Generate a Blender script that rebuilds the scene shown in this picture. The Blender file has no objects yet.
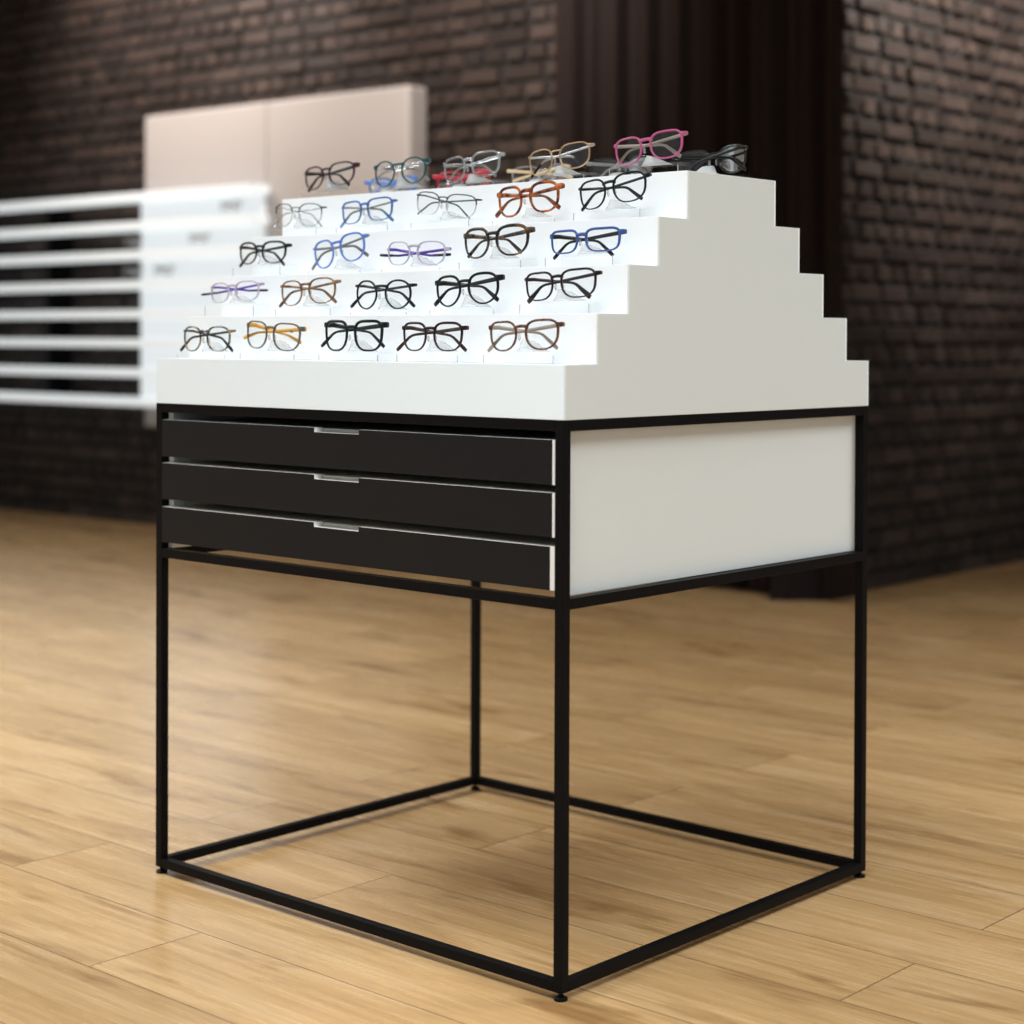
import bpy, bmesh, math, random
from mathutils import Vector, Matrix
random.seed(7)
S = bpy.context.scene
COL = S.collection
R = math.radians

# ------------------------------------------------------------------ helpers
class MB:
    """collects vertices / faces, then links them as one mesh object"""
    def __init__(self): self.v = []; self.f = []; self.m = []; self.s = []
    def add(self, vs, fs, mi=0, smooth=False):
        o = len(self.v); self.v += [tuple(p) for p in vs]
        for f in fs:
            self.f.append([i + o for i in f]); self.m.append(mi); self.s.append(smooth)
    def box(self, x0, x1, y0, y1, z0, z1, mi=0):
        vs = [(x, y, z) for z in (z0, z1) for y in (y0, y1) for x in (x0, x1)]
        self.add(vs, [(0,2,3,1),(4,5,7,6),(0,1,5,4),(2,6,7,3),(0,4,6,2),(1,3,7,5)], mi)
    def prism_x(self, poly, x0, x1, mi=0):
        """poly of (y, z) extruded along x"""
        n = len(poly)
        vs = [(x0, y, z) for y, z in poly] + [(x1, y, z) for y, z in poly]
        fs = [tuple(range(n)), tuple(range(2*n-1, n-1, -1))]
        fs += [(i, n+i, n+(i+1) % n, (i+1) % n) for i in range(n)]
        self.add(vs, fs, mi)
    def prism_z(self, poly, z0, z1, mi=0):
        n = len(poly)
        vs = [(x, y, z0) for x, y in poly] + [(x, y, z1) for x, y in poly]
        fs = [tuple(range(n-1, -1, -1)), tuple(range(n, 2*n))]
        fs += [(i, (i+1) % n, n+(i+1) % n, n+i) for i in range(n)]
        self.add(vs, fs, mi)
    def lathe(self, prof, cx, cy, n=20, mi=0):
        """prof of (r, z) from bottom to top"""
        vs = []; k = len(prof)
        for r, z in prof:
            vs += [(cx + r*math.cos(2*math.pi*i/n), cy + r*math.sin(2*math.pi*i/n), z) for i in range(n)]
        fs = [(j*n+i, j*n+(i+1) % n, (j+1)*n+(i+1) % n, (j+1)*n+i) for j in range(k-1) for i in range(n)]
        fs += [tuple(range(n-1, -1, -1)), tuple(range((k-1)*n, k*n))]
        self.add(vs, fs, mi, False)
    def loops(self, rings, closed_path=False, cap=True, mi=0, smooth=True):
        """skin a list of equally sized closed rings of points"""
        n = len(rings[0]); k = len(rings); vs = [p for r in rings for p in r]
        fs = []
        for j in range(k if closed_path else k-1):
            a, b = j*n, ((j+1) % k)*n
            fs += [(a+i, a+(i+1) % n, b+(i+1) % n, b+i) for i in range(n)]
        if cap and not closed_path:
            fs += [tuple(range(n-1, -1, -1)), tuple(range((k-1)*n, k*n))]
        self.add(vs, fs, mi, smooth)
    def ellipsoid(self, c, rx, ry, rz, mi=0, nu=10, nv=6):
        rings = []
        for j in range(1, nv):
            t = math.pi*j/nv
            rings.append([(c[0]+rx*math.sin(t)*math.cos(2*math.pi*i/nu), c[1]+ry*math.sin(t)*math.sin(2*math.pi*i/nu),
                           c[2]-rz*math.cos(t)) for i in range(nu)])
        self.loops(rings, mi=mi)
    def build(self, name, mats, parent=None, bevel=0.0, loc=None, fix=True):
        me = bpy.data.meshes.new(name)
        me.from_pydata(self.v, [], self.f)
        for m in (mats if isinstance(mats, (list, tuple)) else [mats]): me.materials.append(m)
        me.polygons.foreach_set('material_index', self.m)
        me.polygons.foreach_set('use_smooth', self.s)
        if fix:
            bm = bmesh.new(); bm.from_mesh(me)
            bmesh.ops.recalc_face_normals(bm, faces=bm.faces)
            bm.to_mesh(me); bm.free()
        me.update()
        o = bpy.data.objects.new(name, me); COL.objects.link(o)
        if parent: o.parent = parent
        if loc is not None: o.location = loc
        if bevel:
            b = o.modifiers.new('bevel', 'BEVEL'); b.width = bevel; b.segments = 2; b.limit_method = 'ANGLE'
        return o

def thing(name, label, cat, loc=(0,0,0), rot=(0,0,0), group=None):
    o = bpy.data.objects.new(name, None); COL.objects.link(o)
    o.location = loc; o.rotation_euler = rot; o.empty_display_size = .05
    return tag(o, label, cat, group)
def tag(o, label=None, cat=None, group=None, kind=None):
    if label: o['label'] = label
    if cat: o['category'] = cat
    if group: o['group'] = group
    if kind: o['kind'] = kind
    return o

# ------------------------------------------------------------------ materials
def nt(name):
    m = bpy.data.materials.new(name); m.use_nodes = True
    t = m.node_tree; return m, t, t.nodes['Principled BSDF']
def mat(name, col, rough=.5, metal=0, spec=.5, emit=None, es=0.0, coat=0.0):
    m, t, b = nt(name)
    b.inputs['Base Color'].default_value = (*col, 1); b.inputs['Roughness'].default_value = rough
    b.inputs['Metallic'].default_value = metal; b.inputs['Specular IOR Level'].default_value = spec
    b.inputs['Coat Weight'].default_value = coat
    if emit:
        b.inputs['Emission Color'].default_value = (*emit, 1); b.inputs['Emission Strength'].default_value = es
    return m
def node(t, kind, **kw):
    n = t.nodes.new(kind)
    for k, v in kw.items():
        if k in n.inputs: n.inputs[k].default_value = v
        else: setattr(n, k, v)
    return n
def ramp(t, stops):
    r = t.nodes.new('ShaderNodeValToRGB'); e = r.color_ramp.elements
    while len(e) < len(stops): e.new(.5)
    for x, (p, c) in zip(e, stops): x.position = p; x.color = (*c, 1)
    return r

def clear_mat(name, tint=(1,1,1), reflect=1.0, rough=0.02, body=0.0, body_col=(1,1,1)):
    """thin clear plastic: transparent with a fresnel reflection, optionally a milky body"""
    m = bpy.data.materials.new(name); m.use_nodes = True; t = m.node_tree; t.nodes.clear()
    out = t.nodes.new('ShaderNodeOutputMaterial')
    tr = node(t, 'ShaderNodeBsdfTransparent', Color=(*tint, 1)); gl = node(t, 'ShaderNodeBsdfGlossy', Roughness=rough)
    fr = node(t, 'ShaderNodeFresnel', IOR=1.5)
    sc = node(t, 'ShaderNodeMath', operation='MULTIPLY'); sc.inputs[1].default_value = reflect
    t.links.new(fr.outputs[0], sc.inputs[0])
    mx = t.nodes.new('ShaderNodeMixShader'); t.links.new(sc.outputs[0], mx.inputs[0])
    base = tr
    if body > 0:
        df = node(t, 'ShaderNodeBsdfDiffuse', Color=(*body_col, 1)); tl = node(t, 'ShaderNodeBsdfTranslucent', Color=(*body_col, 1))
        a = t.nodes.new('ShaderNodeMixShader'); t.links.new(df.outputs[0], a.inputs[1]); t.links.new(tl.outputs[0], a.inputs[2])
        b = t.nodes.new('ShaderNodeMixShader'); b.inputs[0].default_value = body
        t.links.new(tr.outputs[0], b.inputs[1]); t.links.new(a.outputs[0], b.inputs[2]); base = b
    t.links.new(base.outputs[0], mx.inputs[1]); t.links.new(gl.outputs[0], mx.inputs[2])
    t.links.new(mx.outputs[0], out.inputs[0])
    return m

def tortoise(name, dark, light, scale=90, lo=.42, hi=.6):
    m, t, b = nt(name)
    tc = t.nodes.new('ShaderNodeTexCoord')
    n = node(t, 'ShaderNodeTexNoise', Scale=scale, Detail=2.0, Distortion=.6)
    t.links.new(tc.outputs['Object'], n.inputs['Vector'])
    r = ramp(t, [(lo, dark), (hi, light)]); t.links.new(n.outputs['Fac'], r.inputs[0])
    t.links.new(r.outputs[0], b.inputs['Base Color']); b.inputs['Roughness'].default_value = .25
    return m

M = {}
M['black_metal'] = mat('black powder coated steel', (.0048,.0044,.0050), .45, spec=.07)
M['black_laminate'] = mat('black matt laminate', (.0082,.0078,.0092), .5, spec=.18)
M['white_laminate'] = mat('white satin laminate', (.73,.755,.745), .45)
M['white_edge'] = mat('white edge banding', (.82,.82,.80), .4)
M['drawer_inner'] = mat('pale drawer box', (.48,.475,.45), .5)
M['body_white'] = mat('white lacquered display body', (.72,.745,.73), .4)
M['lit_acrylic'] = mat('backlit opal acrylic', (.86,.88,.90), .35, emit=(.95,.985,1.0), es=.13)
M['base_acrylic'] = mat('weakly backlit opal acrylic', (.77,.84,.89), .35, emit=(.88,.97,1.0), es=.12)
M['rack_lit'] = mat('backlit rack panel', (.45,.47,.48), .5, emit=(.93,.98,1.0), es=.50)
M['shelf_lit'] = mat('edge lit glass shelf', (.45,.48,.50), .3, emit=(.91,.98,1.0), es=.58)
M['board'] = mat('off white padded board', (.325,.315,.318), .55)
M['acrylic'] = clear_mat('clear acrylic', (1,1,1), .10)
M['acrylic_highlight'] = clear_mat('pale acrylic edge highlight', (.95,.98,.98), 1.0, .15, .5, (.9,.94,.95))  # milky colour stands in for the highlight along the leg edges
M['frosted'] = clear_mat('frosted white acrylic', (1,1,1), .25, .3, .22, (.97,.98,.98))
M['opal'] = clear_mat('opal white acrylic', (1,1,1), .5, .3, .85, (.93,.94,.94))
M['lens'] = clear_mat('clear lens', (.998,1,1), .7, .0)
M['pad'] = clear_mat('clear silicone', (.95,.95,.95), .8, .1, .25, (.85,.85,.85))
M['demo_print'] = mat('grey print', (.2,.2,.21), .6)
P = {}
def plastic(k, c, r=.28): P[k] = mat(k.replace('_', ' ') + ' acetate', c, r, spec=.25)
def metal(k, c, r=.35): P[k] = mat(k.replace('_', ' ') + ' metal', c, r, metal=.7)
plastic('black', (.005,.0055,.006)); plastic('green_black', (.005,.010,.010)); plastic('burgundy_black', (.018,.006,.009))
plastic('dark_brown', (.045,.018,.014)); plastic('dark_plum', (.055,.016,.026)); plastic('teal', (.015,.085,.09)); plastic('sky_blue', (.12,.22,.66))
plastic('blue', (.045,.14,.48)); plastic('navy', (.05,.10,.33)); plastic('lavender', (.52,.47,.58)); plastic('purple', (.10,.03,.42))
plastic('pink', (.50,.10,.24)); plastic('red', (.48,.02,.04)); plastic('amber', (.78,.42,.07)); plastic('beige', (.68,.50,.30))
plastic('grey', (.20,.20,.19)); plastic('grey_brown', (.13,.11,.09)); plastic('taupe', (.36,.31,.26)); plastic('steel_blue', (.05,.20,.42))
P['crystal'] = clear_mat('crystal acetate', (.93,.94,.95), 1.0, .05, .28, (.85,.86,.87))
P['crystal_dim'] = clear_mat('pale transparent nylon', (.86,.87,.88), .8, .1, .20, (.7,.71,.72))
P['smoke'] = clear_mat('smoky transparent acetate', (.35,.36,.38), 1.0, .05, .25, (.10,.10,.11))
metal('gold', (.50,.34,.20)); metal('black_wire', (.02,.022,.02), .4); metal('silver', (.55,.55,.56)); metal('blue_wire', (.06,.13,.38), .4); metal('green_wire', (.03,.07,.05), .4)
P['red_tortoise'] = tortoise('red brown tortoiseshell', (.075,.008,.005), (.62,.15,.012), 85, .40, .66)
P['dark_tortoise'] = tortoise('dark tortoiseshell', (.012,.011,.010), (.22,.10,.02), 70, .52, .72)
P['brown_tortoise'] = tortoise('brown tortoiseshell', (.045,.012,.008), (.22,.07,.025), 110, .40, .66)
P['honey_tortoise'] = tortoise('honey tortoiseshell', (.10,.035,.012), (.34,.17,.055), 80, .40, .62)
P['black_beige'] = tortoise('black and beige mottled acetate', (.022,.018,.015), (.30,.22,.13), 60, .46, .58)

# floor: oak laminate planks running along x
def floor_mat():
    m, t, b = nt('oak laminate floor')
    L = t.links.new
    tc = t.nodes.new('ShaderNodeTexCoord')
    mp = node(t, 'ShaderNodeMapping'); mp.inputs['Location'].default_value = (.555 + 1.29*4, .135 + .19*10, 0)
    L(tc.outputs['Object'], mp.inputs['Vector'])
    br = node(t, 'ShaderNodeTexBrick', Scale=1.0); br.offset = .37; br.offset_frequency = 2; br.squash = 1
    br.inputs['Brick Width'].default_value = 1.29; br.inputs['Row Height'].default_value = .19
    br.inputs['Mortar Size'].default_value = .0011; br.inputs['Mortar Smooth'].default_value = .2; br.inputs['Bias'].default_value = 0
    br.inputs['Color1'].default_value = (0,0,0,1); br.inputs['Color2'].default_value = (1,1,1,1); br.inputs['Mortar'].default_value = (.5,.5,.5,1)
    L(mp.outputs[0], br.inputs['Vector'])
    # every plank shifts the grain pattern
    off = node(t, 'ShaderNodeVectorMath', operation='MULTIPLY'); off.inputs[1].default_value = (37, 11, 5)
    L(br.outputs['Color'], off.inputs[0])
    ad = node(t, 'ShaderNodeVectorMath', operation='ADD'); L(tc.outputs['Object'], ad.inputs[0]); L(off.outputs[0], ad.inputs[1])
    st = node(t, 'ShaderNodeMapping'); st.inputs['Scale'].default_value = (1.1, 9, 1); L(ad.outputs[0], st.inputs['Vector'])
    n1 = node(t, 'ShaderNodeTexNoise', Scale=1.3, Detail=6.0, Roughness=.62, Distortion=1.1); L(st.outputs[0], n1.inputs['Vector'])
    st2 = node(t, 'ShaderNodeMapping'); st2.inputs['Scale'].default_value = (3.2, 75, 1); L(ad.outputs[0], st2.inputs['Vector'])
    n2 = node(t, 'ShaderNodeTexNoise', Scale=1.5, Detail=3.0, Roughness=.6, Distortion=.3); L(st2.outputs[0], n2.inputs['Vector'])
    st3 = node(t, 'ShaderNodeMapping'); st3.inputs['Scale'].default_value = (2.6, 12, 1); L(ad.outputs[0], st3.inputs['Vector'])
    n3 = node(t, 'ShaderNodeTexNoise', Scale=1.15, Detail=3.5, Roughness=.55, Distortion=.5); L(st3.outputs[0], n3.inputs['Vector'])
    base = ramp(t, [(.28, (.455,.268,.112)), (.50, (.59,.370,.175)), (.75, (.67,.455,.250))]); L(n1.outputs['Fac'], base.inputs[0])
    fine = ramp(t, [(.30, (.80,.77,.72)), (.62, (1,1,1))]); L(n2.outputs['Fac'], fine.inputs[0])
    knot = ramp(t, [(.27, (.56,.48,.40)), (.44, (1,1,1))]); L(n3.outputs['Fac'], knot.inputs[0])
    tone = ramp(t, [(.0, (.86,.84,.82)), (1, (1.06,1.05,1.04))]); L(br.outputs['Color'], tone.inputs[0])
    def mul(a, c):
        x = node(t, 'ShaderNodeMix', data_type='RGBA', blend_type='MULTIPLY'); x.inputs[0].default_value = 1
        L(a, x.inputs[6]); L(c, x.inputs[7]); return x.outputs[2]
    c = mul(mul(mul(base.outputs[0], fine.outputs[0]), knot.outputs[0]), tone.outputs[0])
    gap = node(t, 'ShaderNodeMix', data_type='RGBA'); L(br.outputs['Fac'], gap.inputs[0]); L(c, gap.inputs[6]); gap.inputs[7].default_value = (.15,.085,.04,1)
    L(gap.outputs[2], b.inputs['Base Color'])
    rr = node(t, 'ShaderNodeMapRange'); rr.inputs[3].default_value = .22; rr.inputs[4].default_value = .31
    L(n2.outputs['Fac'], rr.inputs[0]); L(rr.outputs[0], b.inputs['Roughness'])
    b.inputs['Specular IOR Level'].default_value = .85
    bp = node(t, 'ShaderNodeBump', Strength=.10, Distance=.002); L(n2.outputs['Fac'], bp.inputs['Height']); L(bp.outputs[0], b.inputs['Normal'])
    return m

def brick_mat():
    m, t, b = nt('dark brown painted brick'); L = t.links.new
    tc = t.nodes.new('ShaderNodeTexCoord'); ge = t.nodes.new('ShaderNodeNewGeometry')
    n = node(t, 'ShaderNodeTexNoise', Scale=38.0, Detail=5.0, Roughness=.65); L(tc.outputs['Object'], n.inputs['Vector'])
    r1 = ramp(t, [(0, (.015,.0102,.0090)), (.6, (.0275,.0190,.0167)), (1, (.0425,.0296,.0256))]); L(ge.outputs['Random Per Island'], r1.inputs[0])
    r2 = ramp(t, [(.3, (.72,.72,.72)), (.7, (1.12,1.1,1.08))]); L(n.outputs['Fac'], r2.inputs[0])
    x = node(t, 'ShaderNodeMix', data_type='RGBA', blend_type='MULTIPLY'); x.inputs[0].default_value = 1
    L(r1.outputs[0], x.inputs[6]); L(r2.outputs[0], x.inputs[7]); L(x.outputs[2], b.inputs['Base Color'])
    b.inputs['Roughness'].default_value = .62; b.inputs['Specular IOR Level'].default_value = .35
    bp = node(t, 'ShaderNodeBump', Strength=.5, Distance=.006); L(n.outputs['Fac'], bp.inputs['Height']); L(bp.outputs[0], b.inputs['Normal'])
    return m
M['brick'] = brick_mat()
M['mortar'] = mat('dark mortar', (.006,.005,.0055), .85)
M['floor'] = floor_mat()
M['ceiling'] = mat('white ceiling paint', (.62,.60,.57), .8)
M['plaster'] = mat('light wall paint', (.55,.53,.50), .8)
M['curtain'] = mat('dark brown velvet', (.0085,.0052,.0050), .8, spec=.15)
M['curtain'].node_tree.nodes['Principled BSDF'].inputs['Sheen Weight'].default_value = .08
M['curtain'].node_tree.nodes['Principled BSDF'].inputs['Sheen Tint'].default_value = (.5,.3,.26,1)

# ------------------------------------------------------------------ room
YW, XC, ZC = 3.34, -1.70, 3.0        # back wall face, its outside corner, ceiling height
XL = -6.9
fl = MB(); fl.box(XL-.2, 6.0, -5.0, 8.2, -.06, 0); tag(fl.build('floor', M['floor']), 'oak laminate plank floor', 'floor', kind='structure')
ce = MB(); ce.box(XL-.2, 6.0, -5.0, 8.2, ZC, ZC+.08); tag(ce.build('ceiling', M['ceiling']), 'plain white ceiling', 'ceiling', kind='structure')

def brick_face(mb, length, height, place):
    """bricks in alternating stretcher and header courses on a wall face; place(u, d, z) gives the point u along, d out of the wall"""
    H, row = .0693, 0; z = 0.0
    rnd = random.Random(int(length*100))
    while z < height - .01:
        pitch = .2 if row % 2 == 0 else .1
        u = -(.05 if row % 2 == 0 else .0) - rnd.random()*.02
        z1 = min(z + H - .015, height)
        while u < length:
            pw = pitch*(1 + (rnd.random()-.5)*.16)
            a, b = max(u, 0), min(u + pw - .017, length)
            if b - a > .02:
                d = .012 + rnd.random()*.010; ins = .006
                j = lambda k=.003: (rnd.random()-.5)*2*k
                q = [(a+j(), 0, z+j(.002)), (b+j(), 0, z+j(.002)), (b+j(), 0, z1+j(.002)), (a+j(), 0, z1+j(.002))]
                c = [(a+ins+j(), d+j(), z+ins+j(.002)), (b-ins+j(), d+j(), z+ins+j(.002)), (b-ins+j(), d+j(), z1-ins+j(.002)), (a+ins+j(), d+j(), z1-ins+j(.002))]
                mb.add([place(*p) for p in q + c], [(4,5,6,7),(0,1,5,4),(1,2,6,5),(2,3,7,6),(3,0,4,7)], 0)
            u += pw
        z += H; row += 1

wb = MB()
wb.box(XL, XC-.012, YW+.012, YW+.2, 0, ZC, 1)
brick_face(wb, XC - XL, ZC, lambda u, d, z: (XL + u, YW + .012 - d, z))
wall_back = wb.build('wall_back', [M['brick'], M['mortar']], fix=False)
tag(wall_back, 'dark brown painted brick wall behind the white board', 'wall', kind='structure')
wr = MB()
wr.box(XC-.2, XC-.012, YW+.2, 8.0, 0, ZC, 1)
wr.box(XC-.2, XC-.012, YW+.012, YW+.2, 0, ZC, 1)
brick_face(wr, 8.0 - YW, ZC, lambda u, d, z: (XC - .012 + d, YW + u, z))
tag(wr.build('wall_right', [M['brick'], M['mortar']], fix=False), 'dark brick wall running back past the curtain', 'wall', kind='structure')
wf = MB(); wf.box(XC-.2, 6.0, 8.0, 8.2, 0, ZC)
tag(wf.build('wall_far', M['plaster']), 'pale wall at the far end', 'wall', kind='structure')
wl = MB(); wl.box(XL-.2, XL, -5.0, YW+.2, 0, ZC)
tag(wl.build('wall_left', M['plaster']), 'pale wall on the left', 'wall', kind='structure')

# curtain in front of the wall corner, with the bunched hem at its right foot
cu = MB(); nx, nz = 260, 14
x0, x1 = -2.83, -1.60
rc = random.Random(3)
ph = [rc.random()*6.28 for _ in range(6)]
def cy(u, v):
    x = u*(x1-x0)
    a = .55 + .45*v
    return YW - .07 + a*(.020*math.sin(2*math.pi*x/.125+ph[0]+.9*math.sin(2*math.pi*x/.52+ph[1])) + .012*math.sin(2*math.pi*x/.071+ph[2]+1.1*math.sin(x*7+ph[3])) ) + .006*math.sin(2*math.pi*x/.3+ph[4])
front, back = [], []
for k in range(nz+1):
    v = k/nz; z = .02 + (ZC-.05-.02)*v
    for i in range(nx+1):
        u = i/nx; y = cy(u, 1-v)
        front.append((x0+u*(x1-x0), y, z)); back.append((x0+u*(x1-x0), y+.004, z))
w = nx+1; n0 = len(front)
fs = [(k*w+i, k*w+i+1, (k+1)*w+i+1, (k+1)*w+i) for k in range(nz) for i in range(nx)]
fb = [tuple(reversed([q+n0 for q in f])) for f in fs]
edge = [i for i in range(w)] + [k*w+nx for k in range(1, nz+1)] + [nz*w+i for i in range(nx-1, -1, -1)] + [k*w for k in range(nz-1, 0, -1)]
fe = [(edge[i], edge[i]+n0, edge[(i+1) % len(edge)]+n0, edge[(i+1) % len(edge)]) for i in range(len(edge))]
cu.add(front+back, fs+fb+fe, 0, True)
curtain = thing('curtain', 'long dark brown pleated curtain hanging over the corner of the brick wall', 'curtain', (0,0,0))
cu.build('curtain_panel', M['curtain'], curtain)
rd = MB(); rr_ = [[(x, YW-.07+.011*math.cos(a), ZC-.035+.011*math.sin(a)) for a in [2*math.pi*i/12 for i in range(12)]] for x in (x0-.05, x1+.05)]
rd.loops(rr_); rd.build('curtain_rod', M['black_metal'], curtain)
hm = MB()
foot = [(-1.825,3.185),(-1.775,3.205),(-1.72,3.255),(-1.672,3.295),(-1.662,3.40),(-1.664,3.47),(-1.69,3.47),(-1.69,3.31),(-1.83,3.31)]
def ring(zz, kx, ky):
    cx, cyy = -1.70, 3.32
    return [(cx+(x-cx)*kx, cyy+(y-cyy)*ky, zz) if x < -1.70 or y < 3.31 else (x, y, zz) for x, y in foot]
hm.loops([ring(0,1,1), ring(.05,.97,.97), ring(.14,.86,.9), ring(.26,.8,.8), ring(.34,.72,.62)], smooth=False)
hm.build('bunched_hem', M['curtain'], curtain)

# padded board on the brick wall: two panels side by side
board = thing('wall_board', 'large off white two panel board on the brick wall behind the lit shelves', 'board', (-4.3, YW, .44))
def bpanel(xa, xb):
    b = MB(); b.box(xa+4.3, xb+4.3, -.115, -.004, .006, 1.811-.44)
    return b.build('board_panel', M['board'], board, bevel=.014)
bpanel(-5.075, -4.284); bpanel(-4.282, -3.474)

# lit wall rack: backlit panel and glowing shelves, carrying a few glasses
rack = thing('shelf_rack', 'white backlit shelf rack glowing in front of the left half of the board', 'shelf rack', (-4.78, YW-.115, .5))
RX, RY, RZ = rack.location
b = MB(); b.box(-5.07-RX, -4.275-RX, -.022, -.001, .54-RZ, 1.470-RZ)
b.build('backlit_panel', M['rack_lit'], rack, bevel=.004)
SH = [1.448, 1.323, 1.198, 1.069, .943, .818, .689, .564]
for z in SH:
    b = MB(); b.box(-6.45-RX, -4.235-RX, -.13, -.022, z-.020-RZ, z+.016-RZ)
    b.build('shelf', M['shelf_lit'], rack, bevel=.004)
for x in (-6.40, -5.75):
    b = MB(); b.box(x-.012-RX, x+.012-RX, -.022, .105, .53-RZ, 1.47-RZ)
    b.build('bracket', M['black_metal'], rack)

# ------------------------------------------------------------------ display table
W, D, H, T, ZF, ZM = .839, .7385, .740, .0142, .0101, .5125
table = thing('display_table', 'black steel framed table with three drawers and white sides carrying the stepped display', 'table')
def rail(x0, x1, y0, y1, z0, z1):
    b = MB(); b.box(x0, x1, y0, y1, z0, z1); return b.build('rail', M['black_metal'], table, bevel=.0008)
for (lx, ly) in ((-T, 0), (-W, 0), (-T, D-T), (-W, D-T)):
    b = MB(); b.box(lx, lx+T, ly, ly+T, ZF, H); lg = b.build('leg', M['black_metal'], table, bevel=.0008)
    f = MB(); cx, cyy = lx+T/2, ly+T/2
    f.lathe([(.0088,0),(.0092,.0012),(.0088,.0032),(.0058,.0048),(.0030,.0056),(.0030,ZF+.001)], cx, cyy)
    f.build('levelling_foot', M['black_metal'], lg)
for z0, z1 in ((ZF, ZF+T), (ZM-T, ZM), (H-T, H)):
    rail(-W+T, -T, 0, T, z0, z1); rail(-W+T, -T, D-T, D, z0, z1)
    rail(-T, 0, T, D-T, z0, z1); rail(-W, -W+T, T, D-T, z0, z1)
for x in (-T-.0105, -W+T+.0005):
    b = MB(); b.box(x, x+.010, T, D-T, ZM+.0004, H-T-.0004); b.build('side_panel', M['white_laminate'], table, bevel=.0010)
b = MB(); b.box(-W+T+.011, -T-.011, D-T-.012, D-T-.002, ZM+.012, H-T-.0004); b.build('back_panel', M['white_laminate'], table)
b = MB(); b.box(-W+T, -T, T, D-T, H-.006, H-.0004); b.build('light_stop_top', M['black_laminate'], table)  # unseen black sheet added to keep the gap above the drawers dark
for k, (zb_, zt_, gap) in enumerate(((.6572,.7146,.0045), (.5902,.6470,.0045), (.5226,.5783,.0078))):
    xa, xb, th = -W+T+.0006, -T-gap, .016
    dw = MB(); i0, i1, j0, j1 = xa+.014, xb-.010, th-.0005, D-T-.03
    i0 += .004; i1 -= .004
    dw.box(i0, i1, j0, j1, zb_+.0015, zt_-.0014)
    d = dw.build('drawer', M['drawer_inner'], table); d['label'] = 'drawer with black front and finger notch'
    fr = MB(); nx0, nx1, nd = -.4695, -.3765, .0066
    poly = [(xa,zb_),(xb,zb_),(xb,zt_),(nx1,zt_),(nx1,zt_-nd),(nx0,zt_-nd),(nx0,zt_),(xa,zt_)]
    n = len(poly)
    vs = [(x,0,z) for x,z in poly] + [(x,th,z) for x,z in poly]
    fr.add(vs, [tuple(range(n))], 0); fr.add(vs, [tuple(range(2*n-1,n-1,-1))], 1)
    fr.add(vs, [(i,n+i,n+(i+1)%n,(i+1)%n) for i in range(n)], 1)
    fr.box(xb, xb + gap - .0008, .0004, th, zb_, zt_, 1)
    o = fr.build('drawer_front', [M['black_laminate'], M['white_edge']], d, fix=False)
    o['label'] = 'black drawer front with white edges and a notch in the top edge'

# ------------------------------------------------------------------ stepped display
disp = thing('stepped_display', 'white stepped display with glowing tiers standing on the black table frame', 'display stand', (0,0,H))
ZT = [.8105, .8765, .9420, 1.0085, 1.0747]            # tread heights
YF = [0, .0645, .1290, .1942, .2595]                  # front faces
YB = [.7395, .6745, .6077, .5413, .4772]              # rear faces
PT = .004                                             # panel thickness
prof = [(YF[0]+PT, 0)]
for k in range(5): prof += [(YF[k]+PT, ZT[k]-H), ((YF[k+1]+PT) if k < 4 else YB[4]-PT, ZT[k]-H)]
for k in range(4, -1, -1):
    if k < 4: prof.append((YB[k+1]-PT, ZT[k]-H)); prof.append((YB[k]-PT, ZT[k]-H))
prof.append((YB[0]-PT, 0))
# remove doubled points
pp = [prof[0]]
for q in prof[1:]:
    if abs(q[0]-pp[-1][0]) + abs(q[1]-pp[-1][1]) > 1e-6: pp.append(q)
for xa in (-.008, -W):
    b = MB(); b.prism_x(pp, xa, xa+.008); b.build('stepped_side', M['body_white'], disp, bevel=.0006)
XA, XB = -W, -.0006
for k in range(5):
    z0 = 0 if k == 0 else ZT[k-1]-H
    b = MB(); b.box(XA, XB, YF[k], YF[k]+PT-.0006, z0+.0002, ZT[k]-H)
    o = b.build('lit_tier_panel' if k else 'base_panel', M['lit_acrylic'] if k else M['base_acrylic'], disp, bevel=.0005)
    b = MB(); b.box(XA, XB, YB[k]-PT+.0006, YB[k], z0+.0002, ZT[k]-H)
    o = b.build('lit_tier_panel' if k else 'base_panel', M['lit_acrylic'] if k else M['base_acrylic'], disp, bevel=.0005)
    if k < 4:
        for ya, yb in ((YF[k]+PT, YF[k+1]+.001), (YB[k+1]-.001, YB[k]-PT)):
            b = MB(); b.box(-W+.0081, -.0081, ya, yb, ZT[k]-H-.005, ZT[k]-H-.0002); b.build('tread', M['lit_acrylic'], disp)
    else:
        b = MB(); b.box(-W+.0081, -.0081, YF[4]+PT, YB[4]-PT, ZT[4]-H-.005, ZT[4]-H-.0002); b.build('top_deck', M['lit_acrylic'], disp)

b = MB(); b.box(-W+.0081, -.0081, PT, D-PT-.001, .0003, .006); b.build('light_stop_bottom', M['body_white'], disp)  # unseen sheet added to stop tier light leaking into the table

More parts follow.
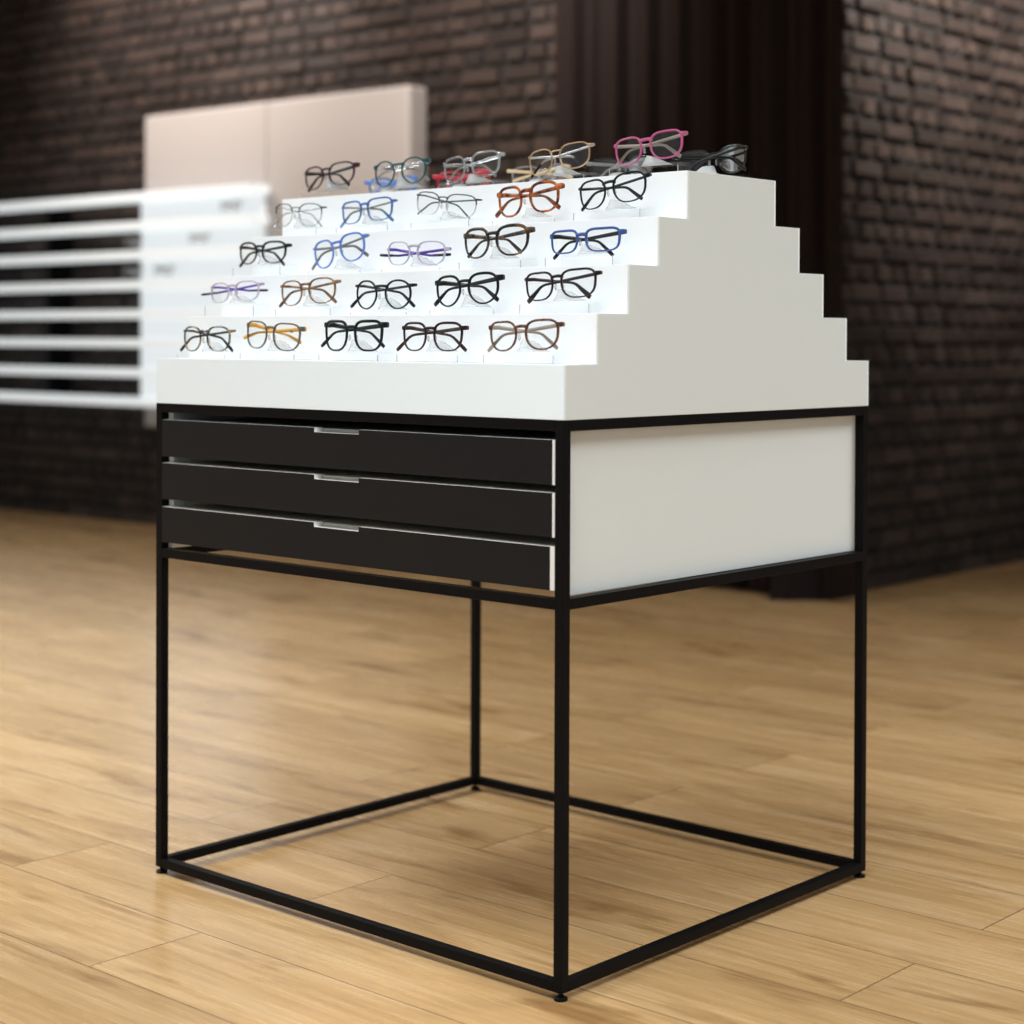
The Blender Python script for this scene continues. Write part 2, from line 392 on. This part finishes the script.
# ------------------------------------------------------------------ eyeglasses
KW = 2.0      # wrap of the front (1/m)
NSEG = 52
def outline(w, h, nt_, nb_, tp, cat):
    raw = []
    for i in range(240):
        a = 2*math.pi*i/240; c, s = math.cos(a), math.sin(a)
        n = nt_ if s >= 0 else nb_
        x = math.copysign(abs(c)**(2/n), c)*w/2; z = math.copysign(abs(s)**(2/n), s)*h/2
        x *= 1 + tp*z/h*(1.0 if x > 0 else .35)
        if x < 0 and s < 0: x *= 1 - .15*(-z/(h/2))**1.3
        z += cat*h*max(0, x/(w/2))**2*(1 if s >= 0 else .25)
        raw.append((x, z))
    # even spacing along the curve
    L = [0]
    for i in range(240):
        a, b = raw[i], raw[(i+1) % 240]; L.append(L[-1] + math.hypot(b[0]-a[0], b[1]-a[1]))
    pts, k = [], 0
    for i in range(NSEG):
        d = L[-1]*i/NSEG
        while L[k+1] < d: k += 1
        u = (d - L[k])/max(1e-9, L[k+1]-L[k]); a, b = raw[k], raw[(k+1) % 240]
        pts.append((a[0]+(b[0]-a[0])*u, a[1]+(b[1]-a[1])*u))
    return pts
def normals(pts):
    n = len(pts); out = []
    for i in range(n):
        ax, az = pts[i-1]; bx, bz = pts[(i+1) % n]
        tx, tz = bx-ax, bz-az; l = math.hypot(tx, tz) or 1
        out.append((tz/l, -tx/l))
    return out
def sect(n, a, b, e=2.6):
    r = []
    for i in range(n):
        t = 2*math.pi*i/n
        r.append((math.copysign(abs(math.cos(t))**(2/e), math.cos(t))*a, math.copysign(abs(math.sin(t))**(2/e), math.sin(t))*b))
    return r

def make_glasses(label, half, h, front='black', low=None, temple=None, tip=None, rt=.0032, rb=.0026, dp=.0034, bridge=.0145,
                 nt_=2.9, nb_=2.4, tp=.12, cat=.03, bz=.31, arch=.0015, bt=.0042, ht=.0075, htip=.0065, bend=38, tl=.088, ez=.36, gap=.0, printed=False, group=None, simple=False):
    g = thing('eyeglasses', label, 'glasses', group=group)
    temple = temple or front; tip = tip or temple
    ep = .0035; ht *= .85
    w = half - ep - rt - rb - bridge/2
    x0 = bridge/2 + rb + w/2
    pts = outline(w, h, nt_, nb_, tp, cat); nr = normals(pts)
    zmin = min(p[1] for p in pts) - rb
    yy = lambda x: KW*x*x
    fm = MB()
    low_i = 1 if low else 0
    inner_x = None
    for s in (1, -1):
        rings = []; top = []
        for (x, z), (nx_, nz_) in zip(pts, nr):
            k = max(0, min(1, (z/(h/2)+1)/2)); k = k*k*(3-2*k)
            r = rb + (rt-rb)*k
            ring_ = []
            for a, d in sect(8, r/2, dp/2):
                px_ = x + nx_*(r/2 + a); pz_ = z + nz_*(r/2 + a)
                X = s*(x0 + px_)
                ring_.append((X, yy(X)+d, pz_))
            rings.append(ring_); top.append(z)
        base = len(fm.f)
        fm.loops(rings, closed_path=True)
        if low:
            for j in range(NSEG):
                if (top[j] + top[(j+1) % NSEG])/2 < h*.12:
                    for q in range(8): fm.m[base + j*8 + q] = 1
    # bridge between the two inner rims
    zb_ = bz*h
    cand = [x for x, z in pts if abs(z-zb_) < h*.09 and x < 0] or [-w/2]
    xi = x0 + sum(cand)/len(cand)
    rings = []
    for i in range(9):
        u = -1 + i/4; x = u*(xi - rb*.2); z = zb_ + arch*(1-u*u)
        hh = bt/2*(1 + .25*u*u)
        rings.append([(x, yy(x)+a, z+b_) for a, b_ in sect(8, dp*.5, hh)])
    fm.loops(rings)
    # end pieces towards the hinges
    ze = ez*h
    cand = [x for x, z in pts if abs(z-ze) < h*.10 and x > 0] or [w/2]
    xo = x0 + max(cand) + rt*.4
    hh = min(ht*.5, .0045)
    for s in (1, -1):
        path = [(xo-.001, 0, ze), (half-.002, .0006, ze), (half, .0016, ze), (half, .0042, ze)]
        rings = []
        for i, (x, dy, z) in enumerate(path):
            for_ = []
            for a, b_ in sect(8, .0014, hh):
                if i < 2: for_.append((s*x, yy(x)+dy+a, z+b_))
                elif i == 2: for_.append((s*(x+a*.7), yy(x)+dy+a*.7*-1, z+b_))
                else: for_.append((s*(x+a), yy(x)+dy, z+b_))
            rings.append(for_)
        fm.loops(rings)
    fo = fm.build('front_frame', [P[front], P[low]] if low else P[front], g)
    if not simple:
      # lenses
      for s in (1, -1):
        lm = MB(); ring_f, ring_b = [], []
        for x, z in pts:
            X = s*(x0 + x*1.0); ring_f.append((X, yy(X)-.0007, z)); ring_b.append((X, yy(X)+.0007, z))
        c = s*x0
        vs = ring_f + ring_b + [(c, yy(c)-.0013, 0), (c, yy(c)+.0001, 0)]
        n = NSEG
        fs = [(i, (i+1) % n, 2*n) for i in range(n)] + [((i+1) % n + n, i+n, 2*n+1) for i in range(n)]
        lm.add(vs, fs, 0, True)
        if printed and s == 1:
            cx_, cz_ = c + w*.24, h*.24
            lm.box(cx_-.0035, cx_+.0035, yy(cx_)-.0016, yy(cx_)-.0014, cz_-.0016, cz_+.0016, 1)
        lm.build('lens', [M['lens'], M['demo_print']], g)
      for s in (1, -1):
        pm = MB(); pm.ellipsoid((s*(bridge/2-.0010), .0042, -h*.06), .0014, .0026, .0050); pm.build('nose_pad', M['pad'], g)
    # folded temples: hinge, straight run behind the front, bent end
    for s in (1, -1):
        off = .0038 if s == -1 else .0
        run = tl if s == 1 else tl - .014
        ye = yy(half) + .0044
        yr = .0085 + off
        path = [(half, ye-.001), (half-.0008, ye+.0025+off*.6), (half-.005, ye+.0048+off)]
        xs = half-.005; y_s = ye+.0048+off
        P3 = [(s*x, y, ze) for x, y in path]
        nst = 7
        for i in range(1, nst+1):
            u = i/nst
            P3.append((s*(xs - run*u), y_s + (yr-y_s)*u, ze - .0095*u))
        ex, ey, ezz = P3[-1]
        n_main = len(P3)
        ang = 0; x, z = ex, ezz
        for i in range(1, 8):
            ang = R(bend)*min(1, i/3); x -= s*math.cos(ang)*.0058; z -= math.sin(ang)*.0058
            P3.append((x, ey, z))
        hs = []
        for i in range(len(P3)):
            if i < n_main: u = i/(n_main-1); hs.append(ht*(1-u)**.8 + min(ht, .0036)*(1-(1-u)**.8))
            else: u = (i-n_main)/6; hs.append(min(ht, .0036)*(1-u) + htip*u)
        hs[-1] *= .75
        rings = []
        for i, (x, y, z) in enumerate(P3):
            a = Vector(P3[max(0, i-1)]); b_ = Vector(P3[min(len(P3)-1, i+1)])
            tdir = (b_-a).normalized()
            up = Vector((0,0,1)); up = (up - tdir*up.dot(tdir)).normalized(); side = tdir.cross(up)
            tk = .0012 if ht > .004 else .0008
            rings.append([tuple(Vector((x,y,z)) + side*p_ + up*q_) for p_, q_ in sect(8, tk, hs[i]/2)])
        tmb = MB()
        if tip != temple:
            tmb.loops(rings[:n_main+2]); tt = tmb.build('temple', P[temple], g)
            t2 = MB(); t2.loops(rings[n_main+1:]); o = t2.build('temple_tip', P[tip], tt)
        else:
            tmb.loops(rings); tt = tmb.build('temple', P[temple], g)
    g['zmin'] = 0; del g['zmin']
    return g, zmin, w, x0

def make_stand(label, width, height, nose, group, nose_mat='frosted'):
    """clear acrylic riser: bent sheet with two end legs and a frosted nose on top"""
    st = thing('acrylic_riser', label, 'riser', group=group)
    ya, yb, th = -.006, .028, .0025
    m = MB()
    # bent sheet: rounded inverted U seen along y
    r = .004; outer = []; inner = []
    hw = width/2
    for c in (-1, 1):
        seq = range(5) if c == -1 else range(4, -1, -1)
        for i in seq:
            a = R(90*i/4)
            outer.append((c*(hw - r + r*math.cos(a)), height - r + r*math.sin(a)))
            inner.append((c*(hw - r + (r-th)*math.cos(a)), height - r + (r-th)*math.sin(a)))
    outer = [(-hw, 0)] + outer + [(hw, 0)]; inner = [(-hw+th, 0)] + inner + [(hw-th, 0)]
    rings = [[(ox, ya, oz), (ox, yb, oz), (ix, yb, iz), (ix, ya, iz)] for (ox, oz), (ix, iz) in zip(outer, inner)]
    m.loops(rings, smooth=False)
    m.build('bent_sheet', M['acrylic'], st, bevel=.0003)
    for sd in (-1, 1):   # added pale strips on the two legs, their edge highlight put into the colour
        e = MB(); e.box(sd*hw-(.0012 if sd > 0 else 0), sd*hw+(0 if sd > 0 else .0012), ya-.0007, ya-.0001, .0002, height-.0045)
        e.build('edge_highlight', M['acrylic_highlight'], st)
    # nose
    nm = MB(); rings = []
    for i in range(5):
        u = i/4; y = .0035 + u*.0225; hwid = .010 + .019*u; top = nose - .003*u*u
        rings.append([(x_*hwid, y, height + .0002 + top*zz) for x_, zz in ((-1,0),(-.62,.35),(-.34,.72),(-.14,.96),(.14,.96),(.34,.72),(.62,.35),(1,0))])
    nm.loops(rings, smooth=True)
    nm.build('nose_rest', M[nose_mat], st)
    return st

ROWG = ['glasses on the lowest lit tier', 'glasses on the second lit tier', 'glasses on the third lit tier', 'glasses on the uppermost lit tier', 'glasses along the front of the top deck']
def show(key, label, x, z, half, yaw, h, roll=0, y=None, tier=0, stand_label='', flip=False, group=None, **kw):
    half = min(max(half, 57), 70)/1000
    g, zmin, w, x0_ = make_glasses(label, half, h/1000, group=group or ROWG[tier], **kw)
    yp = (YF[tier] + (.02 if tier < 4 else .025)) if y is None else y
    lowest = zmin*math.cos(R(roll)) - abs(math.sin(R(roll)))*(x0_)
    zc = max(z, ZT[tier] + .0085 - lowest)
    rz = R(yaw*.55) + (math.pi if flip else 0)
    g.location = (x, yp, zc); g.rotation_euler = (0, R(-roll), rz)
    hgt = zc + lowest - ZT[tier] - .0003
    st = make_stand(stand_label, min(.124, half*2-.004), hgt, (h/1000)*(.48 if abs(roll) < 3.5 else .36), 'clear acrylic risers under the glasses', 'opal' if tier == 4 else 'frosted')
    st.location = (x, yp, ZT[tier]+.0002); st.rotation_euler = (0, 0, rz)
    return g

RS = 'clear riser under the '
# --- lowest lit tier, left to right
show('R1a', 'black and beige mottled glasses at the left end of the lowest lit tier', -.7454, .841, 59, 1, 35, tier=0, front='black_beige', temple='black_wire', tip='black', rt=.0026, rb=.0020, nt_=2.6, nb_=2.5, ht=.0042, stand_label=RS+'black and beige glasses at the left end of the lowest tier')
show('R1b', 'grey brown glasses with amber yellow temples on the lowest lit tier', -.5901, .8459, 63, 1, 37.5, tier=0, roll=-3, front='grey_brown', temple='amber', rt=.0026, rb=.0020, nt_=3.3, nb_=2.6, ht=.0085, bend=18, printed=True, stand_label=RS+'glasses with amber yellow temples')
show('R1c', 'thick square black glasses in the middle of the lowest lit tier', -.4143, .8462, 60, 6, 38, tier=0, front='green_black', rt=.0044, rb=.0030, nt_=3.8, nb_=2.9, tp=.12, ez=.42, ht=.0095, bt=.005, stand_label=RS+'thick square black glasses on the lowest tier')
show('R1d', 'black and brown glasses with brown temples, second from right on lowest tier', -.2569, .8452, 58, 5, 35, tier=0, front='burgundy_black', low='dark_brown', temple='dark_brown', rt=.0036, rb=.0022, nt_=3.2, nb_=2.8, tp=.14, ht=.007, stand_label=RS+'black and brown glasses with brown temples on the lowest tier')
show('R1e', 'brown tortoiseshell glasses with taupe temples at the right end of the lowest lit tier', -.0906, .8475, 62, 3, 35, tier=0, roll=2, front='brown_tortoise', temple='taupe', rt=.0032, rb=.0026, nt_=2.9, nb_=2.5, tp=.16, cat=.06, ht=.0072, stand_label=RS+'brown tortoiseshell glasses with taupe temples')
# --- second lit tier
show('R2a', 'pale lavender glasses with dark purple temples at the left end of the second lit tier', -.7567, .9151, 60, 3, 29, tier=1, roll=2, front='lavender', temple='purple', tip='black', rt=.0022, rb=.0016, nt_=2.6, nb_=2.8, tp=.12, ht=.004, bend=2, htip=.004, tl=.098, stand_label=RS+'pale lavender glasses on the second tier')
show('R2b', 'honey brown tortoiseshell glasses on the second lit tier', -.5838, .9126, 61, 6, 35, tier=1, roll=3, front='honey_tortoise', rt=.0026, rb=.0018, nt_=2.7, nb_=2.6, tp=.14, ht=.005, stand_label=RS+'honey brown tortoiseshell glasses on the second tier')
show('R2c', 'round greenish black glasses in the middle of the second lit tier', -.4199, .906, 58, 5, 38, tier=1, front='green_black', rt=.0030, rb=.0024, nt_=2.25, nb_=2.05, tp=.05, ht=.0048, bridge=.016, bz=.30, stand_label=RS+'round greenish black glasses on the second tier')
show('R2d', 'round black glasses with broad temples, second from right on the second lit tier', -.2534, .9108, 62, 3, 38.5, tier=1, roll=3, front='black', rt=.0040, rb=.0026, nt_=2.7, nb_=2.1, tp=.10, ht=.009, htip=.008, bz=.30, stand_label=RS+'round black glasses with broad temples on the second tier')
show('R2e', 'dark burgundy rectangular glasses at the right end of the second lit tier', -.0841, .9149, 66, -2, 34, tier=1, roll=3, front='burgundy_black', rt=.0032, rb=.0022, nt_=3.6, nb_=2.9, tp=.12, ht=.006, htip=.009, stand_label=RS+'dark burgundy rectangular glasses')
# --- third lit tier
show('R3a', 'small black glasses at the left end of the third lit tier', -.7669, .9791, 64, -5, 31, tier=2, front='black', rt=.0036, rb=.0020, nt_=2.7, nb_=2.5, tp=.16, cat=.05, ht=.006, stand_label=RS+'small black glasses at the left end of the third tier')
show('R3b', 'bright sky blue tilted glasses with grey temples on the third lit tier', -.584, .9772, 59, 3, 39, tier=2, roll=9, front='sky_blue', temple='grey', rt=.0032, rb=.0024, nt_=2.7, nb_=2.3, tp=.12, ht=.0045, stand_label=RS+'bright sky blue tilted glasses')
show('R3c', 'pale lavender glasses with bright purple temples on the third lit tier', -.4182, .9690, 62, 2, 32, tier=2, roll=-1, front='lavender', temple='purple', tip='black', rt=.0022, rb=.0018, nt_=2.7, nb_=2.9, tp=.14, ht=.0055, bend=-2, htip=.005, tl=.094, ez=.20, stand_label=RS+'pale lavender and purple glasses on the third tier')
show('R3d', 'thick dark tortoiseshell glasses on the third lit tier', -.2596, .9804, 68, -4, 37.5, tier=2, roll=2, front='dark_tortoise', rt=.0048, rb=.0030, nt_=2.7, nb_=2.5, tp=.16, cat=.04, ht=.009, htip=.007, bt=.0055, stand_label=RS+'thick dark tortoiseshell glasses on the third tier')
show('R3e', 'slim blue rectangular glasses with black temples at the right end of the third lit tier', -.0955, .9765, 67, -4, 27.5, tier=2, roll=1, front='navy', temple='black', rt=.0036, rb=.0024, nt_=4.4, nb_=3.6, tp=.08, ht=.0078, bt=.005, bz=.28, stand_label=RS+'slim blue rectangular glasses with black temples')
# --- uppermost lit tier
show('R4a', 'clear brow line glasses at the left end of the uppermost lit tier', -.7541, 1.0429, 61, -2, 35, tier=3, roll=-2, front='black_wire', low='crystal_dim', temple='crystal_dim', rt=.0016, rb=.0014, dp=.0022, nt_=2.7, nb_=2.3, tp=.14, cat=.03, ht=.0026, htip=.004, bt=.0018, stand_label=RS+'clear brow line glasses at the left end of the uppermost tier')
show('R4b', 'thin blue rectangular glasses on the uppermost lit tier', -.5919, 1.0424, 61, -1, 32, tier=3, roll=3, front='blue', low='blue_wire', temple='grey', tip='steel_blue', rt=.0028, rb=.0016, nt_=3.6, nb_=3.2, tp=.12, ht=.0036, htip=.006, stand_label=RS+'thin blue rectangular glasses on the uppermost tier')
show('R4c', 'fine black wire glasses in the middle of the uppermost lit tier', -.4216, 1.0445, 67, -2, 32.5, tier=3, roll=-6, front='black_wire', low='silver', temple='green_wire', rt=.0018, rb=.0011, dp=.0022, nt_=2.9, nb_=3.0, tp=.16, cat=.03, ht=.0028, htip=.003, bend=34, bt=.0020, stand_label=RS+'fine black wire glasses on the uppermost tier')
show('R4d', 'thick red brown tortoiseshell glasses with orange temples on the uppermost lit tier', -.2542, 1.0443, 61, 3, 38, tier=3, roll=4, front='red_tortoise', rt=.0046, rb=.0034, nt_=2.9, nb_=2.6, tp=.10, ht=.0085, htip=.0085, bt=.006, stand_label=RS+'thick red brown tortoiseshell glasses')
show('R4e', 'thin black tilted glasses at the right end of the uppermost lit tier', -.0999, 1.0487, 65, -5, 37, tier=3, roll=6, front='black', rt=.0030, rb=.0020, nt_=2.9, nb_=2.6, tp=.15, cat=.03, ht=.0048, stand_label=RS+'thin black tilted glasses on the uppermost tier')
# --- front of the top deck
show('T1', 'dark plum glasses at the left end of the top deck', -.7582, 1.1113, 68, -6, 34, tier=4, roll=3, front='dark_plum', temple='black', rt=.0032, rb=.0022, nt_=2.6, nb_=2.3, tp=.14, cat=.06, ht=.008, htip=.008, stand_label=RS+'dark plum glasses at the left end of the top deck')
show('T2', 'round teal glasses with clear temples on the top deck', -.5886, 1.1078, 58, 6, 38, tier=4, roll=3, front='teal', temple='crystal', rt=.0026, rb=.0022, nt_=2.2, nb_=2.05, tp=.06, ht=.0085, htip=.007, stand_label=RS+'round teal glasses on the top deck')
show('T3', 'clear crystal glasses in the middle of the top deck', -.4347, 1.1069, 66, -6, 34, tier=4, roll=4, front='crystal', temple='crystal', rt=.0038, rb=.0028, nt_=3.2, nb_=2.8, tp=.12, ht=.007, bt=.0055, stand_label=RS+'clear crystal glasses on the top deck')
show('T4', 'thin gold metal glasses with pale temples on the top deck', -.2576, 1.1082, 65, -6, 35, tier=4, roll=5, front='gold', temple='silver', tip='black', rt=.0020, rb=.0018, dp=.0026, nt_=2.9, nb_=2.7, tp=.14, ht=.004, bt=.0022, stand_label=RS+'thin gold metal glasses on the top deck')
show('T5', 'pink glasses nearest the front right corner of the top deck', -.0905, 1.1133, 63, 1, 35, tier=4, roll=5, front='pink', temple='taupe', rt=.0030, rb=.0026, nt_=3.1, nb_=2.7, tp=.15, cat=.04, ht=.0062, bt=.0045, stand_label=RS+'pink glasses on the top deck')
# --- back of the top deck, turned the other way
BG = 'glasses along the back of the top deck, facing away'
show('B1', 'blue glasses facing away behind the round teal pair on the top deck', -.765, 1.103, 62, 0, 32, tier=4, y=.452, flip=True, group=BG, front='steel_blue', temple='sky_blue', rt=.0036, rb=.0026, ht=.008, stand_label=RS+'blue glasses facing away on the top deck')
show('B2', 'red glasses facing away behind the clear crystal pair on the top deck', -.597, 1.103, 64, 0, 33, tier=4, y=.452, flip=True, group=BG, front='red', temple='red', rt=.0038, rb=.0028, ht=.009, stand_label=RS+'red glasses facing away on the top deck')
show('B3', 'beige wooden looking glasses facing away behind the gold pair on the top deck', -.427, 1.103, 65, 0, 32, tier=4, y=.452, flip=True, group=BG, front='crystal', temple='beige', rt=.0034, rb=.0026, ht=.007, bend=12, stand_label=RS+'beige wooden looking glasses facing away')
show('B4', 'smoky grey glasses facing away behind the pink pair on the top deck', -.262, 1.104, 65, 0, 34, tier=4, y=.452, flip=True, group=BG, front='smoke', temple='grey', rt=.0036, rb=.0026, ht=.007, stand_label=RS+'smoky grey glasses facing away')
show('B5', 'black glasses facing away at the back right corner of the top deck', -.092, 1.106, 66, 0, 35, tier=4, y=.452, roll=-3, flip=True, group=BG, front='smoke', temple='black', rt=.0040, rb=.0030, ht=.0065, stand_label=RS+'black glasses at the back right corner of the top deck')

# --- glasses on the glowing wall rack (far behind, out of focus)
RG = 'glasses on the glowing wall rack'
far = [(-5.04, 1, 'crystal', 'clear glasses on the rack before dark brick, upper of two'),
       (-5.04, 2, 'crystal', 'clear glasses on the rack before dark brick, lower of two'),
       (-4.40, 0, 'grey', 'grey glasses near the right end of the glowing rack'),
       (-4.60, 1, 'taupe', 'taupe glasses on the second shelf of the glowing rack'),
       (-4.83, 2, 'grey_brown', 'grey brown glasses on the third shelf of the glowing rack')]
skewed = [wall_back, board, rack]
for x, si, mt_, lab in far:
    zs = SH[si+1] + .016
    g, zmin, w_, x0_ = make_glasses(lab, .066, .036, group=RG, front=mt_, rt=.0034, rb=.0026)
    st = make_stand(RS + lab, .12, .022, .022, 'clear acrylic risers on the wall rack')
    yp = YW - .115 - .095
    st.location = (x, yp, zs+.0002); g.location = (x, yp, zs + .0224 - zmin); skewed += [st, g]

# the brick wall with the board and the rack stands slightly out of square
SKEW = Matrix.Translation((XC, YW, 0)) @ Matrix.Rotation(.026, 4, 'Z') @ Matrix.Translation((-XC, -YW, 0))
for o in skewed: o.matrix_world = SKEW @ Matrix.Translation(o.location)

# ------------------------------------------------------------------ light
wd = bpy.data.worlds.new('World'); S.world = wd; wd.use_nodes = True
bg = wd.node_tree.nodes['Background']; bg.inputs[0].default_value = (.86,.95,1.0,1); bg.inputs[1].default_value = .52
def area(name, loc, target, sx, sy, power, col=(1,.93,.85), spread=180):
    l = bpy.data.lights.new(name, 'AREA'); l.shape = 'RECTANGLE'; l.size = sx; l.size_y = sy; l.energy = power; l.color = col; l.spread = R(spread)
    o = bpy.data.objects.new(name, l); COL.objects.link(o); o.location = loc
    o.rotation_euler = (Vector(target) - Vector(loc)).to_track_quat('-Z', 'Y').to_euler(); return o
def spot(name, loc, target, power, angle=70, blend=.8, r=.06, col=(1,.85,.70)):
    l = bpy.data.lights.new(name, 'SPOT'); l.energy = power; l.spot_size = R(angle); l.spot_blend = blend; l.shadow_soft_size = r; l.color = col
    o = bpy.data.objects.new(name, l); COL.objects.link(o); o.location = loc
    o.rotation_euler = (Vector(target) - Vector(loc)).to_track_quat('-Z', 'Y').to_euler(); return o
COOL = (.86,.955,1.0)
area('ceiling_lamp_front', (.95, -1.25, 2.95), (.95, -1.15, 0), 2.4, 1.0, 64, COOL, 125)
area('ceiling_lamp_left', (-3.2, -.5, 2.95), (-3.2, -.5, 0), 2.2, 1.0, 140, COOL, 130)
area('ceiling_lamp_right', (1.5, 2.1, 2.95), (1.2, 2.1, 0), 1.4, 1.4, 66, COOL, 125)
spot('wall_spot_left', (-4.9, 2.05, 2.93), (-4.9, YW, 2.25), 300, 88, col=(1,.86,.76))
spot('wall_spot_middle', (-2.85, 2.0, 2.93), (-3.3, YW, 2.2), 310, 88, col=(1,.86,.76))
spot('wall_spot_right', (-.55, 4.0, 2.93), (XC, 4.2, 2.25), 570, 80, col=(1,.90,.80))

# ------------------------------------------------------------------ camera
CX, CY, CZ, YAW, PITCH, ROLL, FPX, PPY = 1.49592, -1.76837, .84445, -.73054, -.0107, .00356, 1829.75566, 357.41729
fw = Vector((math.sin(YAW)*math.cos(PITCH), math.cos(YAW)*math.cos(PITCH), math.sin(PITCH)))
r = Vector((math.cos(YAW), -math.sin(YAW), 0)); u = r.cross(fw)
r2 = r*math.cos(ROLL) + u*math.sin(ROLL); u2 = -r*math.sin(ROLL) + u*math.cos(ROLL)
cd = bpy.data.cameras.new('camera'); cam = bpy.data.objects.new('camera', cd); COL.objects.link(cam)
mw = Matrix((r2, u2, -fw)).transposed().to_4x4(); mw.translation = Vector((CX, CY, CZ)); cam.matrix_world = mw
cd.sensor_width = 36; cd.lens = FPX*36/1024; cd.shift_y = -(512-PPY)/1024; cd.clip_end = 60; cd.clip_start = .05
cd.dof.use_dof = True
cd.dof.focus_distance = (Vector((-.25, .08, .95)) - Vector((CX, CY, CZ))).dot(fw)
cd.dof.aperture_fstop = 3.1
S.camera = cam
S.view_settings.view_transform = 'Standard'; S.view_settings.look = 'None'; S.view_settings.gamma = 1.0
S.view_settings.exposure = 0.0; S.view_settings.use_curve_mapping = False
S.cycles.max_bounces = 10; S.cycles.transparent_max_bounces = 24
S.cycles.use_denoising = True
